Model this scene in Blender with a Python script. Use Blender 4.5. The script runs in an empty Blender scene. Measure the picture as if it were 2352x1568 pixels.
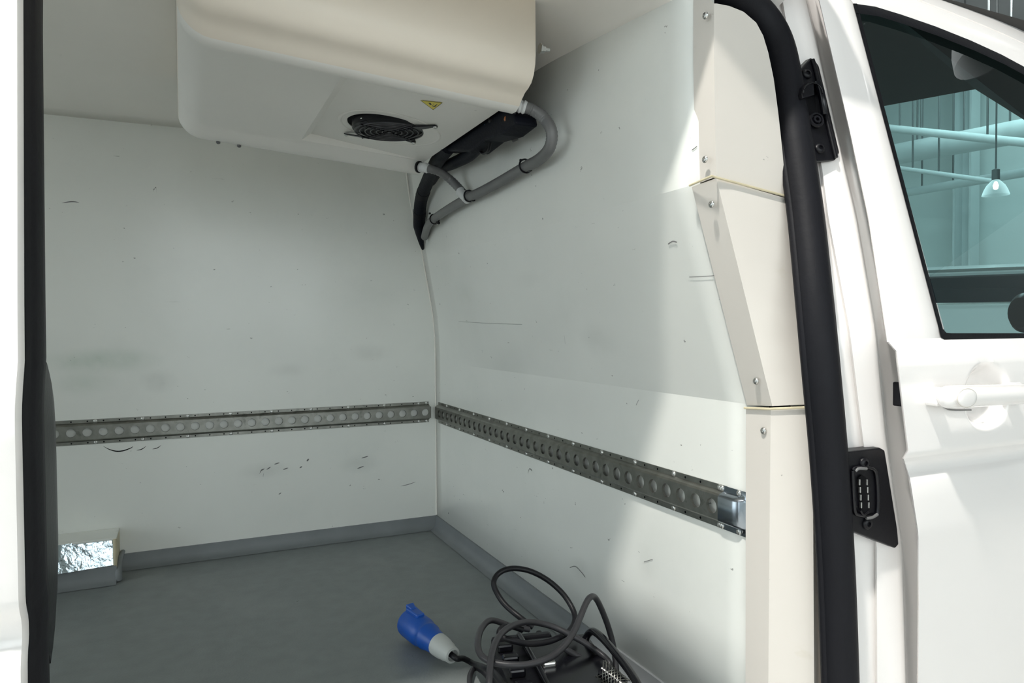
import bpy, bmesh, math, random
from math import sin, cos, radians, sqrt, pi, atan2
from mathutils import Vector, Matrix
random.seed(7)
scene = bpy.context.scene
COL = scene.collection

# ------------------------------------------------------------------ camera
FPX = 1639.0
YAW, PIT, ROL = radians(24.84), radians(-1.326), radians(-0.349)
CAM = Vector((0, 0, 0.70))
_f = Vector((sin(YAW)*cos(PIT), cos(YAW)*cos(PIT), sin(PIT)))
_r = Vector((cos(YAW), -sin(YAW), 0)); _u = _r.cross(_f)
_r, _u = _r*cos(ROL)+_u*sin(ROL), -_r*sin(ROL)+_u*cos(ROL)
cd = bpy.data.cameras.new('camera'); cam = bpy.data.objects.new('camera', cd); COL.objects.link(cam)
cd.sensor_width = 36.0; cd.lens = 36.0*FPX/2352.0; cd.clip_start = 0.02; cd.clip_end = 200
m3 = Matrix((_r, _u, -_f)).transposed()
cam.matrix_world = Matrix.Translation(CAM) @ m3.to_4x4()
scene.camera = cam

# ------------------------------------------------------------------ world, lights, exposure
scene.view_settings.view_transform = 'Standard'
scene.view_settings.look = 'None'
scene.view_settings.gamma = 1.0
scene.view_settings.use_curve_mapping = False
scene.view_settings.exposure = -0.04
scene.cycles.max_bounces = 14; scene.cycles.diffuse_bounces = 8; scene.cycles.transparent_max_bounces = 16
w = bpy.data.worlds.new('hall_air'); scene.world = w; w.use_nodes = True
w.node_tree.nodes['Background'].inputs[0].default_value = (0.80, 0.90, 0.88, 1)
w.node_tree.nodes['Background'].inputs[1].default_value = 0.15

def area(name, loc, target, sx, sy, power, col):
    l = bpy.data.lights.new(name, 'AREA'); l.shape = 'RECTANGLE'; l.size = sx; l.size_y = sy
    l.energy = power; l.color = col
    o = bpy.data.objects.new(name, l); COL.objects.link(o); o.location = loc
    d = (Vector(target)-Vector(loc)).normalized(); o.rotation_euler = d.to_track_quat('-Z', 'Y').to_euler()
    return o
def disc(name, loc, target, size, power, col):
    o = area(name, loc, target, size, size, power, col); o.data.shape = 'DISK'; return o
# high-bay lamp hanging over the photographer, the one that throws the hard shadow edge
KEY = Vector((-0.95, -0.10, 4.15))
disc('high_bay_light', KEY-Vector((0,0,0.14)), (0.3, 0.55, 0.0), 0.20, 165, (1.0, 0.97, 0.91))
# daylight through the glazed hall wall behind the photographer
area('glazed_wall_light', (-1.5, -6.85, 2.1), (-1.5, 0, 1.2), 12.0, 3.6, 170, (1.0, 0.995, 0.93))
# rows of ceiling strip lights in the hall
area('strip_light_a', (-1.6, -0.24, 4.45), (-1.6, -0.24, 0), 7.0, 0.2, 75, (1.0, 0.975, 0.93))
# daylight through the glazed end of the hall behind the open rear doors
area('glazed_end_light', (-7.85, 1.6, 1.9), (0, 1.6, 1.0), 9.0, 4.0, 112, (0.97, 1.0, 0.965))
area('strip_light_b', (7.0, 5.2, 4.85), (7.0, 5.2, 0), 6.0, 0.5, 215, (0.94, 1.0, 1.0))

# ------------------------------------------------------------------ pixel to place
def ray(px, py): return _f + _r*((px-1176)/FPX) - _u*((py-784)/FPX)
def P(px, py, x=None, y=None, z=None):
    d = ray(px, py)
    i, v = (0, x) if x is not None else ((1, y) if y is not None else (2, z))
    return CAM + d*((v-CAM[i])/d[i])
def Yb(z): return .69 if z < .68 else .69+.282*(z-.68)        # side of the van body, leaning in above the waist
def S(px, py, off=0.0):
    d = ray(px, py); t = .8
    for _ in range(60):
        z = CAM.z+d.z*t; t = (Yb(z)+off)/d.y
    return CAM+d*t

# ------------------------------------------------------------------ materials
MATS = {}
def mat(name, col, rough=.5, metal=0., noise=0., nscale=8., bump=0., bscale=40., coat=0., spec=.5, emit=None, dirt=None):
    m = bpy.data.materials.new(name); m.use_nodes = True; nt = m.node_tree; b = nt.nodes['Principled BSDF']
    b.inputs['Base Color'].default_value = (*col, 1); b.inputs['Roughness'].default_value = rough
    b.inputs['Metallic'].default_value = metal; b.inputs['Coat Weight'].default_value = coat
    b.inputs['Coat Roughness'].default_value = .08; b.inputs['Specular IOR Level'].default_value = spec
    tc = nt.nodes.new('ShaderNodeTexCoord')
    src = None
    if noise > 0:
        n = nt.nodes.new('ShaderNodeTexNoise'); n.inputs['Scale'].default_value = nscale; n.inputs['Detail'].default_value = 6
        nt.links.new(tc.outputs['Object'], n.inputs['Vector'])
        r = nt.nodes.new('ShaderNodeValToRGB'); r.color_ramp.elements[0].position = .3; r.color_ramp.elements[1].position = .7
        r.color_ramp.elements[0].color = (*[c*(1-noise) for c in col], 1); r.color_ramp.elements[1].color = (*[min(1, c*(1+noise*.6)) for c in col], 1)
        nt.links.new(n.outputs['Fac'], r.inputs['Fac']); src = r.outputs['Color']
    for dd in (dirt or []):      # scuffs: (colour, scale xyz, threshold, width, strength)
        dc, sc, th, wd, st = dd[:5]
        mp = nt.nodes.new('ShaderNodeMapping'); mp.inputs['Scale'].default_value = sc
        if len(dd) > 5: mp.inputs['Rotation'].default_value = dd[5]
        nt.links.new(tc.outputs['Object'], mp.inputs['Vector'])
        n = nt.nodes.new('ShaderNodeTexNoise'); n.inputs['Scale'].default_value = 1; n.inputs['Detail'].default_value = 5; n.inputs['Roughness'].default_value = .62
        nt.links.new(mp.outputs[0], n.inputs['Vector'])
        mr = nt.nodes.new('ShaderNodeMapRange'); mr.inputs['From Min'].default_value = th; mr.inputs['From Max'].default_value = th+wd
        mr.inputs['To Max'].default_value = st
        nt.links.new(n.outputs['Fac'], mr.inputs['Value'])
        mx = nt.nodes.new('ShaderNodeMix'); mx.data_type = 'RGBA'
        nt.links.new(mr.outputs[0], mx.inputs['Factor'])
        if src: nt.links.new(src, mx.inputs['A'])
        else: mx.inputs['A'].default_value = (*col, 1)
        mx.inputs['B'].default_value = (*dc, 1); src = mx.outputs['Result']
    if src: nt.links.new(src, b.inputs['Base Color'])
    if bump > 0:
        n2 = nt.nodes.new('ShaderNodeTexNoise'); n2.inputs['Scale'].default_value = bscale; n2.inputs['Detail'].default_value = 3
        nt.links.new(tc.outputs['Object'], n2.inputs['Vector'])
        bp = nt.nodes.new('ShaderNodeBump'); bp.inputs['Strength'].default_value = bump; bp.inputs['Distance'].default_value = .01
        nt.links.new(n2.outputs['Fac'], bp.inputs['Height']); nt.links.new(bp.outputs[0], b.inputs['Normal'])
    if emit:
        b.inputs['Emission Color'].default_value = (*emit[0], 1); b.inputs['Emission Strength'].default_value = emit[1]
    MATS[name] = m; return m
SCUFF = (.12, .12, .11)
wall_d = [(SCUFF, (38, 38, 60), .70, .02, .75), (SCUFF, (14, 9, 120), .735, .02, .6, (0, .5, .3)), ((.68, .71, .67), (3, 3, 3), .55, .25, .45), (SCUFF, (4, 4, 150), .74, .02, .45)]
mat('cargo_white', (.80, .81, .77), .24, 0, .03, 4, .015, 6, 0, .5, None, wall_d)
mat('ceiling_white', (.84, .815, .76), .38, 0, .03, 3, .01, 8, 0, .4, None, [(SCUFF, (30, 30, 60), .735, .02, .5)])
mat('trim_cream', (.68, .64, .59), .42, 0, .02, 6, 0, 1, 0, .4, None, [(SCUFF, (45, 45, 45), .73, .02, .5), ((.55, .5, .38), (10, 10, 16), .66, .12, .35)])
mat('floor_grey', (.205, .225, .225), .42, 0, .10, 26, .06, 220, 0, .45, None, [((.08, .085, .085), (26, 26, 26), .70, .02, .7), ((.27, .29, .285), (5, 3, 4), .52, .22, .6), ((.30, .31, .30), (9, 60, 9), .70, .05, .5)])
mat('skirting_grey', (.20, .215, .225), .5, 0, .08, 14, .04, 150)
mat('van_paint', (.90, .872, .855), .16, 0, .0, 1, 0, 1, .6, .5)
mat('unit_shell', (.78, .71, .61), .40, 0, .02, 5, .02, 60, 0, .45, None, [(SCUFF, (22, 22, 22), .735, .02, .5)])
mat('unit_under', (.79, .775, .73), .45, 0, .02, 5, .02, 60, 0, .4, None, [(SCUFF, (25, 25, 25), .74, .02, .6)])
mat('rubber', (.007, .0072, .010), .58, 0, .1, 30, .05, 120, 0, .2)
mat('black_plastic', (.004, .004, .006), .38, 0, .1, 30, .03, 200, 0, .28)
mat('black_gloss', (.004, .004, .006), .20, spec=.4)
mat('black_foam', (.004, .005, .010), .6, 0, .2, 60, .12, 180, 0, .2)
mat('galv', (.27, .27, .245), .40, 1, .22, 40, .02, 90, 0, .5, None, [((.10, .10, .09), (20, 20, 20), .60, .08, .6)])
mat('guard_wire', (.030, .030, .036), .4)
mat('steel_blue', (.36, .40, .44), .22, 1, .1, 15)
mat('zinc', (.62, .62, .60), .30, 1, .1, 90)
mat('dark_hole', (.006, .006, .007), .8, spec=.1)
mat('hose_grey', (.15, .15, .15), .42, 0, .05, 20)
mat('hose_white', (.62, .63, .63), .4)
mat('blue_plastic', (.008, .085, .42), .36, 0, .05, 20)
mat('gland_white', (.52, .54, .52), .5)
mat('yellow_label', (.72, .60, .07), .4)
mat('label_black', (.02, .02, .02), .5)
mat('cord_black', (.005, .005, .007), .45, 0, .1, 60, spec=.3)
mat('cord_grey', (.022, .022, .025), .42, 0, .1, 60, spec=.35)
mat('blue_wire', (.02, .10, .20), .4)
mat('copper', (.55, .22, .10), .35, 1)
mat('sealant', (.62, .55, .38), .5, 0, .15, 30)
mat('arch_sheet', (.52, .60, .64), .16, .9, .12, 30, .30, 45)
mat('hall_floor', (.74, .73, .70), .35, 0, .06, 2)
mat('hall_wall', (.72, .76, .75), .6, 0, .03, 1)
mat('hall_ceiling', (.20, .205, .21), .7, 0, .05, 1)
mat('hall_steel', (.62, .66, .66), .5, 0, .03, 3)
mat('hall_dark', (.12, .13, .13), .5)
mat('headliner', (.045, .042, .040), .8, 0, .05, 10)
mat('car_silver', (.70, .72, .72), .25, .3)
mat('car_glass', (.010, .018, .022), .05)
mat('lamp_glow', (1, 1, 1), .3, emit=((1, .98, .94), 14))
mat('lamp_shade_glass', (.9, .95, .95), .1, emit=((.9, 1, 1), .55))
mat('window_panel', (.9, .95, 1), .3, emit=((.80, .93, 1), 1.6))
g = bpy.data.materials.new('tinted_glass'); g.use_nodes = True; nt = g.node_tree; nt.nodes.clear()
o_ = nt.nodes.new('ShaderNodeOutputMaterial'); mx = nt.nodes.new('ShaderNodeMixShader'); tr = nt.nodes.new('ShaderNodeBsdfTransparent')
gl = nt.nodes.new('ShaderNodeBsdfGlossy'); fr = nt.nodes.new('ShaderNodeFresnel'); fr.inputs[0].default_value = 1.52
tr.inputs[0].default_value = (.42, .68, .69, 1); gl.inputs['Roughness'].default_value = 0.0; gl.inputs[0].default_value = (1, 1, 1, 1)
nt.links.new(fr.outputs[0], mx.inputs[0]); nt.links.new(tr.outputs[0], mx.inputs[1]); nt.links.new(gl.outputs[0], mx.inputs[2]); nt.links.new(mx.outputs[0], o_.inputs[0])
MATS['tinted_glass'] = g
g2 = g.copy(); g2.name = 'clear_glass'; MATS['clear_glass'] = g2
for n_ in g2.node_tree.nodes:
    if n_.type == 'BSDF_TRANSPARENT': n_.inputs[0].default_value = (.80, .86, .86, 1)

g3 = bpy.data.materials.new('glow_glass'); g3.use_nodes = True; nt = g3.node_tree; nt.nodes.clear()
o_ = nt.nodes.new('ShaderNodeOutputMaterial'); mx = nt.nodes.new('ShaderNodeMixShader'); tr = nt.nodes.new('ShaderNodeBsdfTransparent')
em = nt.nodes.new('ShaderNodeEmission'); lw = nt.nodes.new('ShaderNodeLayerWeight'); lw.inputs[0].default_value = .55
em.inputs[0].default_value = (.93, 1, 1, 1); em.inputs[1].default_value = 1.6
nt.links.new(lw.outputs['Facing'], mx.inputs[0]); nt.links.new(tr.outputs[0], mx.inputs[1]); nt.links.new(em.outputs[0], mx.inputs[2]); nt.links.new(mx.outputs[0], o_.inputs[0])
MATS['glow_glass'] = g3
# smears rubbed into the white wall sheet: (centre, radii, colour, strength)
def smears(m, lst):
    nt = m.node_tree; b = nt.nodes['Principled BSDF']; tc = nt.nodes.new('ShaderNodeTexCoord')
    nz = nt.nodes.new('ShaderNodeTexNoise'); nz.inputs['Scale'].default_value = 22; nz.inputs['Detail'].default_value = 5
    nt.links.new(tc.outputs['Object'], nz.inputs['Vector'])
    for c, r, col, st in lst:
        src = b.inputs['Base Color'].links[0].from_socket
        v1 = nt.nodes.new('ShaderNodeVectorMath'); v1.operation = 'SUBTRACT'; v1.inputs[1].default_value = c
        v2 = nt.nodes.new('ShaderNodeVectorMath'); v2.operation = 'DIVIDE'; v2.inputs[1].default_value = r
        v3 = nt.nodes.new('ShaderNodeVectorMath'); v3.operation = 'LENGTH'
        mr = nt.nodes.new('ShaderNodeMapRange'); mr.interpolation_type = 'SMOOTHSTEP'; mr.inputs['From Min'].default_value = 0; mr.inputs['From Max'].default_value = 1
        mr.inputs['To Min'].default_value = st*1.6; mr.inputs['To Max'].default_value = 0
        mu = nt.nodes.new('ShaderNodeMath'); mu.operation = 'MULTIPLY'
        mx = nt.nodes.new('ShaderNodeMix'); mx.data_type = 'RGBA'; mx.inputs['B'].default_value = (*col, 1)
        nt.links.new(tc.outputs['Object'], v1.inputs[0]); nt.links.new(v1.outputs[0], v2.inputs[0]); nt.links.new(v2.outputs[0], v3.inputs[0])
        nt.links.new(v3.outputs['Value'], mr.inputs['Value']); nt.links.new(mr.outputs[0], mu.inputs[0]); nt.links.new(nz.outputs['Fac'], mu.inputs[1])
        nt.links.new(mu.outputs[0], mx.inputs['Factor']); nt.links.new(src, mx.inputs['A']); nt.links.new(mx.outputs['Result'], b.inputs['Base Color'])
yb_, xb_ = 2.347, .79
gr_, gy_ = (.34, .46, .36), (.42, .43, .40)
smears(MATS['cargo_white'], [(P(230, 828, y=yb_), (.20, .05, .045), gr_, .42), (P(190, 880, y=yb_), (.10, .05, .05), gr_, .22), (P(365, 875, y=yb_), (.06, .05, .045), gy_, .30),
    (P(850, 810, y=yb_), (.10, .05, .04), gy_, .22), (P(660, 850, y=yb_), (.08, .05, .03), gy_, .18), (P(610, 1080, y=yb_), (.10, .05, .035), gy_, .25), (P(825, 1065, y=yb_), (.09, .05, .04), gy_, .20),
    (P(1370, 780, x=.76), (.06, .10, .05), gy_, .20), (P(1240, 640, x=.75), (.06, .12, .03), gy_, .16), (P(1330, 1310, x=xb_), (.05, .06, .04), gy_, .25), (P(1480, 1290, x=xb_), (.05, .05, .05), gy_, .16), (P(1090, 670, x=.76), (.06, .16, .05), gr_, .14)])

# ------------------------------------------------------------------ builders
def link(name, me, m, parent=None, smooth=None):
    o = bpy.data.objects.new(name, me); COL.objects.link(o)
    if m and not me.materials: me.materials.append(MATS[m])
    if smooth is not None:
        me.shade_smooth(); me.set_sharp_from_angle(angle=radians(smooth))
    if parent: o.parent = parent
    return o
def mk(name, vs, fs, m, parent=None, smooth=None, thick=0., fix=True, bevel=0.):
    me = bpy.data.meshes.new(name); me.from_pydata([tuple(v) for v in vs], [], fs); me.update()
    if fix:
        bm = bmesh.new(); bm.from_mesh(me); bmesh.ops.remove_doubles(bm, verts=bm.verts, dist=1e-6)
        bmesh.ops.recalc_face_normals(bm, faces=bm.faces); bm.to_mesh(me); bm.free()
    o = link(name, me, m, parent, smooth)
    if thick:
        s = o.modifiers.new('s', 'SOLIDIFY'); s.thickness = abs(thick); s.offset = 1 if thick > 0 else -1
    if bevel:
        b = o.modifiers.new('b', 'BEVEL'); b.width = bevel; b.segments = 2; b.limit_method = 'ANGLE'
    return o
def grid_faces(nr, nc, close=False):
    fs = []
    for i in range(nr-1):
        for j in range(nc if close else nc-1):
            k = (j+1) % nc
            fs.append((i*nc+j, i*nc+k, (i+1)*nc+k, (i+1)*nc+j))
    return fs
def loft(name, rows, m, parent=None, smooth=None, thick=0., close=False):
    return mk(name, [v for r in rows for v in r], grid_faces(len(rows), len(rows[0]), close), m, parent, smooth, thick, fix=not thick)
def box_data(c, s, rot=0.):
    c = Vector(c); R = Matrix.Rotation(rot, 3, 'Z'); vs = []
    for dx in (-.5, .5):
        for dy in (-.5, .5):
            for dz in (-.5, .5): vs.append(c+R @ Vector((dx*s[0], dy*s[1], dz*s[2])))
    return vs, [(0, 1, 3, 2), (4, 6, 7, 5), (0, 4, 5, 1), (2, 3, 7, 6), (0, 2, 6, 4), (1, 5, 7, 3)]
def box(name, c, s, m, parent=None, rot=0., bevel=.003):
    vs, fs = box_data(c, s, rot); return mk(name, vs, fs, m, parent, bevel=bevel)
def boxes(name, lst, m, parent=None, bevel=0.):
    V, Fc = [], []
    for b in lst:
        vs, fs = box_data(*b); n = len(V); V += vs; Fc += [tuple(i+n for i in f) for f in fs]
    return mk(name, V, Fc, m, parent, bevel=bevel)
def prism(name, poly, nrm, m, parent=None, bevel=.002):
    """extrude a polygon by the vector nrm"""
    n = len(poly); nrm = Vector(nrm); vs = [Vector(p) for p in poly]+[Vector(p)+nrm for p in poly]
    fs = [tuple(range(n)), tuple(range(2*n-1, n-1, -1))]+[(i, (i+1) % n, n+(i+1) % n, n+i) for i in range(n)]
    return mk(name, vs, fs, m, parent, bevel=bevel)
def spline(pts, sub=8):
    pts = [Vector(p) for p in pts]; out = []
    for i in range(len(pts)-1):
        p0 = pts[max(i-1, 0)]; p1 = pts[i]; p2 = pts[i+1]; p3 = pts[min(i+2, len(pts)-1)]
        for k in range(sub):
            t = k/sub
            out.append(.5*((2*p1)+(p2-p0)*t+(2*p0-5*p1+4*p2-p3)*t*t+(3*p1-p0-3*p2+p3)*t**3))
    out.append(pts[-1]); return out
def tube_data(path, rad, n=10, rib=None, flat=1., up=None):
    rings = []; N = len(path); nv = None
    for i, p in enumerate(path):
        t = (path[min(i+1, N-1)]-path[max(i-1, 0)]).normalized()
        if nv is None: nv = (up if up else (Vector((0, 0, 1)) if abs(t.z) < .9 else Vector((1, 0, 0))))
        nv = (nv-t*nv.dot(t)).normalized(); bv = t.cross(nv)
        r = rad(i/(N-1)) if callable(rad) else rad
        if rib and i % 2: r *= rib
        rings.append([p+nv*(r*cos(a))+bv*(r*flat*sin(a)) for a in [2*pi*k/n for k in range(n)]])
    vs = [v for r in rings for v in r]; fs = grid_faces(N, n, True)
    fs.append(tuple(range(n))); fs.append(tuple(range((N-1)*n, N*n)))
    return vs, fs
def tube(name, pts, rad, m, parent=None, n=10, sub=8, rib=None, smooth=50, flat=1., up=None):
    vs, fs = tube_data(spline(pts, sub), rad, n, rib, flat, up); return mk(name, vs, fs, m, parent, smooth)
def resample(path, step):
    out = [path[0]]; acc = 0
    for a, b in zip(path, path[1:]):
        L = (b-a).length
        while acc+L >= step:
            t = (step-acc)/L; a = a.lerp(b, t); L = (b-a).length; out.append(a); acc = 0
        acc += L
    return out
def ribbed(name, pts, rad, m, parent=None, step=.003, rib=.86):
    vs, fs = tube_data(resample(spline(pts, 14), step), rad, 14, rib); return mk(name, vs, fs, m, parent, 35)
def lathe(name, prof, a, b, m, parent=None, n=24, smooth=40):
    """prof = [(t along a->b in metres, radius)]"""
    a = Vector(a); t = (Vector(b)-a).normalized(); u = t.orthogonal().normalized(); v = t.cross(u); rows = []
    for s, r in prof: rows.append([a+t*s+u*(r*cos(2*pi*k/n))+v*(r*sin(2*pi*k/n)) for k in range(n)])
    vs = [q for r in rows for q in r]; fs = grid_faces(len(rows), n, True)
    fs += [tuple(range(n)), tuple(range((len(rows)-1)*n, len(rows)*n))]
    return mk(name, vs, fs, m, parent, smooth)
def empty(name, loc=(0, 0, 0)):
    o = bpy.data.objects.new(name, None); COL.objects.link(o); o.empty_display_size = .05; return o
def tag(o, label, cat, group=None):
    o['label'] = label; o['category'] = cat
    if group: o['group'] = group
    return o
def struct(o, label=None, cat=None):
    o['kind'] = 'structure'
    if label: o['label'] = label
    if cat: o['category'] = cat
    return o
# one screw shape shared by all pan head screws, axis +Z
def screw_mesh(name, r, m):
    prof = [(0, r), (r*.25, r), (r*.5, r*.8), (r*.62, r*.45), (r*.62, r*.42), (r*.3, r*.36), (r*.3, .0005)]
    n = 14; vs = []; 
    for z, q in prof: vs += [(q*cos(2*pi*k/n), q*sin(2*pi*k/n), z) for k in range(n)]
    me = bpy.data.meshes.new(name); me.from_pydata(vs, [], grid_faces(len(prof), n, True)); me.materials.append(MATS[m])
    me.shade_smooth(); me.set_sharp_from_angle(angle=radians(50)); return me
SCREW = screw_mesh('pan_screw', .0052, 'zinc'); SCREWB = screw_mesh('black_screw', .0085, 'black_plastic')
def screw(p, nrm, parent, me=None, name='screw'):
    o = bpy.data.objects.new(name, me or SCREW); COL.objects.link(o); o.parent = parent
    o.location = p; o.rotation_euler = Vector(nrm).to_track_quat('Z', 'Y').to_euler(); return o
def sstep(t): t = min(1, max(0, t)); return t*t*(3-2*t)
def interp(tab, v):
    if v <= tab[0][0]: return tab[0][1]
    for (a, x), (b, y) in zip(tab, tab[1:]):
        if v <= b: return x+(y-x)*(v-a)/(b-a)
    return tab[-1][1]

# ================================================================== THE CARGO BAY (setting)
XB, YB, XL = .795, 2.347, -1.65
YN = .835                                   # near end of the bulkhead
def bulk_x(y, z):
    near = interp([(0, .795), (.575, .795), (.905, .689), (1.3, .686)], z)
    far = interp([(0, .795), (.62, .795), (.72, .790), (.964, .748), (1.1, .712), (1.3, .690)], z)
    t = sstep((y-1.75)/.6); return near*(1-t)+far*t
def ceil_z(x, y):
    d = .064+.10*(1.33-y) if y < 1.33 else .064*(1-.5*(y-1.33))
    t = min(1, max(0, (x-.45)/.24))
    z = 1.291-d*t**4
    if y < 1.15: z -= .10*(1.15-y)*(1-t**4)
    return z
# floor
struct(mk('floor', [(XL, .80, 0), (.83, .80, 0), (.83, YB+.02, 0), (XL, YB+.02, 0)], [(0, 1, 2, 3)], 'floor_grey', thick=-.05, fix=False), 'worn dark grey cargo floor with pale scuffs', 'floor')
# back wall
zs = [0, .3, .6, .9, 1.1, 1.31]
struct(loft('wall_back', [[(XL+(.84-XL)*k/12, YB, z) for k in range(13)] for z in zs], 'cargo_white', thick=-.03), 'white side wall of the cargo bay behind the rail', 'wall')
# bulkhead
zr = [0, .2, .4, .54, .575, .60, .66, .74, .82, .88, .905, .93, 1.0, 1.1, 1.2, 1.30]
yr = [YN+(YB+.01-YN)*k/24 for k in range(25)]
struct(loft('wall_right', [[(bulk_x(y, z), y, z) for y in yr] for z in zr], 'cargo_white', smooth=9, thick=.03), 'white folded bulkhead panel with scuffs and a lit near strip', 'wall')
# near wall of the bay; the rear doors stand open, so the left end is open to the hall
struct(mk('wall_front', [(XL, .80, 0), (-.15, .80, 0), (-.15, .80, 1.31), (XL, .80, 1.31)], [(0, 1, 2, 3)], 'cargo_white', thick=.03, fix=False), 'white near side wall behind the sliding door', 'wall')
xs_ = [XL+(.45-XL)*k/10 for k in range(10)]+[.45+.25*k/10 for k in range(11)]
ys_ = [.89+(YB-.89)*k/18 for k in range(19)]
struct(loft('ceiling', [[(x, y, ceil_z(x, y)) for x in xs_] for y in ys_], 'ceiling_white', smooth=30, thick=.03), 'plain off white ceiling panel of the cargo bay', 'ceiling')
# skirtings: upstand with a rounded foot
ARX, ARY = -.172, 2.232                       # corner of the wheel arch box
def skirting(name, a, b, inward, label, h=.042):
    prof = [(0, h), (.005, h), (.006, .022), (.010, .010), (.020, .003), (.036, .0012)]
    a, b, n = Vector(a), Vector(b), Vector(inward)
    return struct(loft(name, [[p+n*d+Vector((0, 0, z)) for d, z in prof] for p in (a, b)], 'skirting_grey', smooth=60), label, 'skirting')
skirting('baseboard_back', (ARX, YB, 0), (XB, YB, 0), (0, -1, 0), 'grey coved skirting along the foot of the side wall')
skirting('baseboard_right', (XB, YB, 0), (XB, YN, 0), (-1, 0, 0), 'grey coved skirting along the foot of the bulkhead')
skirting('baseboard_left', (XL, ARY, 0), (ARX, ARY, 0), (0, -1, 0), 'grey skirting along the foot of the wheel arch box', .045)
# bead of sealant in the corner
tube('trim_1', [(bulk_x(YB, z)-.002, YB-.002, z) for z in (.045, .3, .6, .68, .74, .82, .9, .97, 1.05, 1.15, 1.27)], .0028, 'ceiling_white', n=6, sub=2)
struct(bpy.data.objects['trim_1'], 'thin sealant bead in the corner of the cargo bay', 'seal bead')

# wheel arch box
t = tag(empty('wheel_arch_box'), 'low boxed wheel arch with shiny front sheet beside the grey floor', 'wheel arch')
ZA = P(262, 1236, y=ARY).z
box('top_panel', ((XL+ARX)/2, (ARY+YB)/2+.001, ZA-.003), (ARX-XL, YB-ARY-.004, .006), 'cargo_white', t, bevel=.002)
loft('front_sheet', [[(x, ARY+.002+.016*q-.14*min(.15, ARX-x), .046+(ZA-.047)*q) for x in (XL+.005, -1.2, -.8, -.5, ARX-.15, ARX-.08, ARX-.004)] for q in (0, .35, .7, 1)], 'arch_sheet', t, smooth=60)
box('end_panel', (ARX-.003, (ARY+YB)/2, ZA/2), (.006, YB-ARY-.002, ZA-.008), 'sealant', t, bevel=.001)
tube('corner_bead', [(ARX-.004, ARY+.002, .04), (ARX-.003, ARY+.002, ZA-.002)], .005, 'sealant', t, n=8, sub=4)
tube('cove_patch', [(ARX+.004, ARY-.004, .004), (ARX+.004, ARY, .03), (ARX+.004, ARY+.05, .045), (ARX+.008, YB-.004, .05)], lambda u: .010-.004*u, 'skirting_grey', t, n=8, sub=6)

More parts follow.
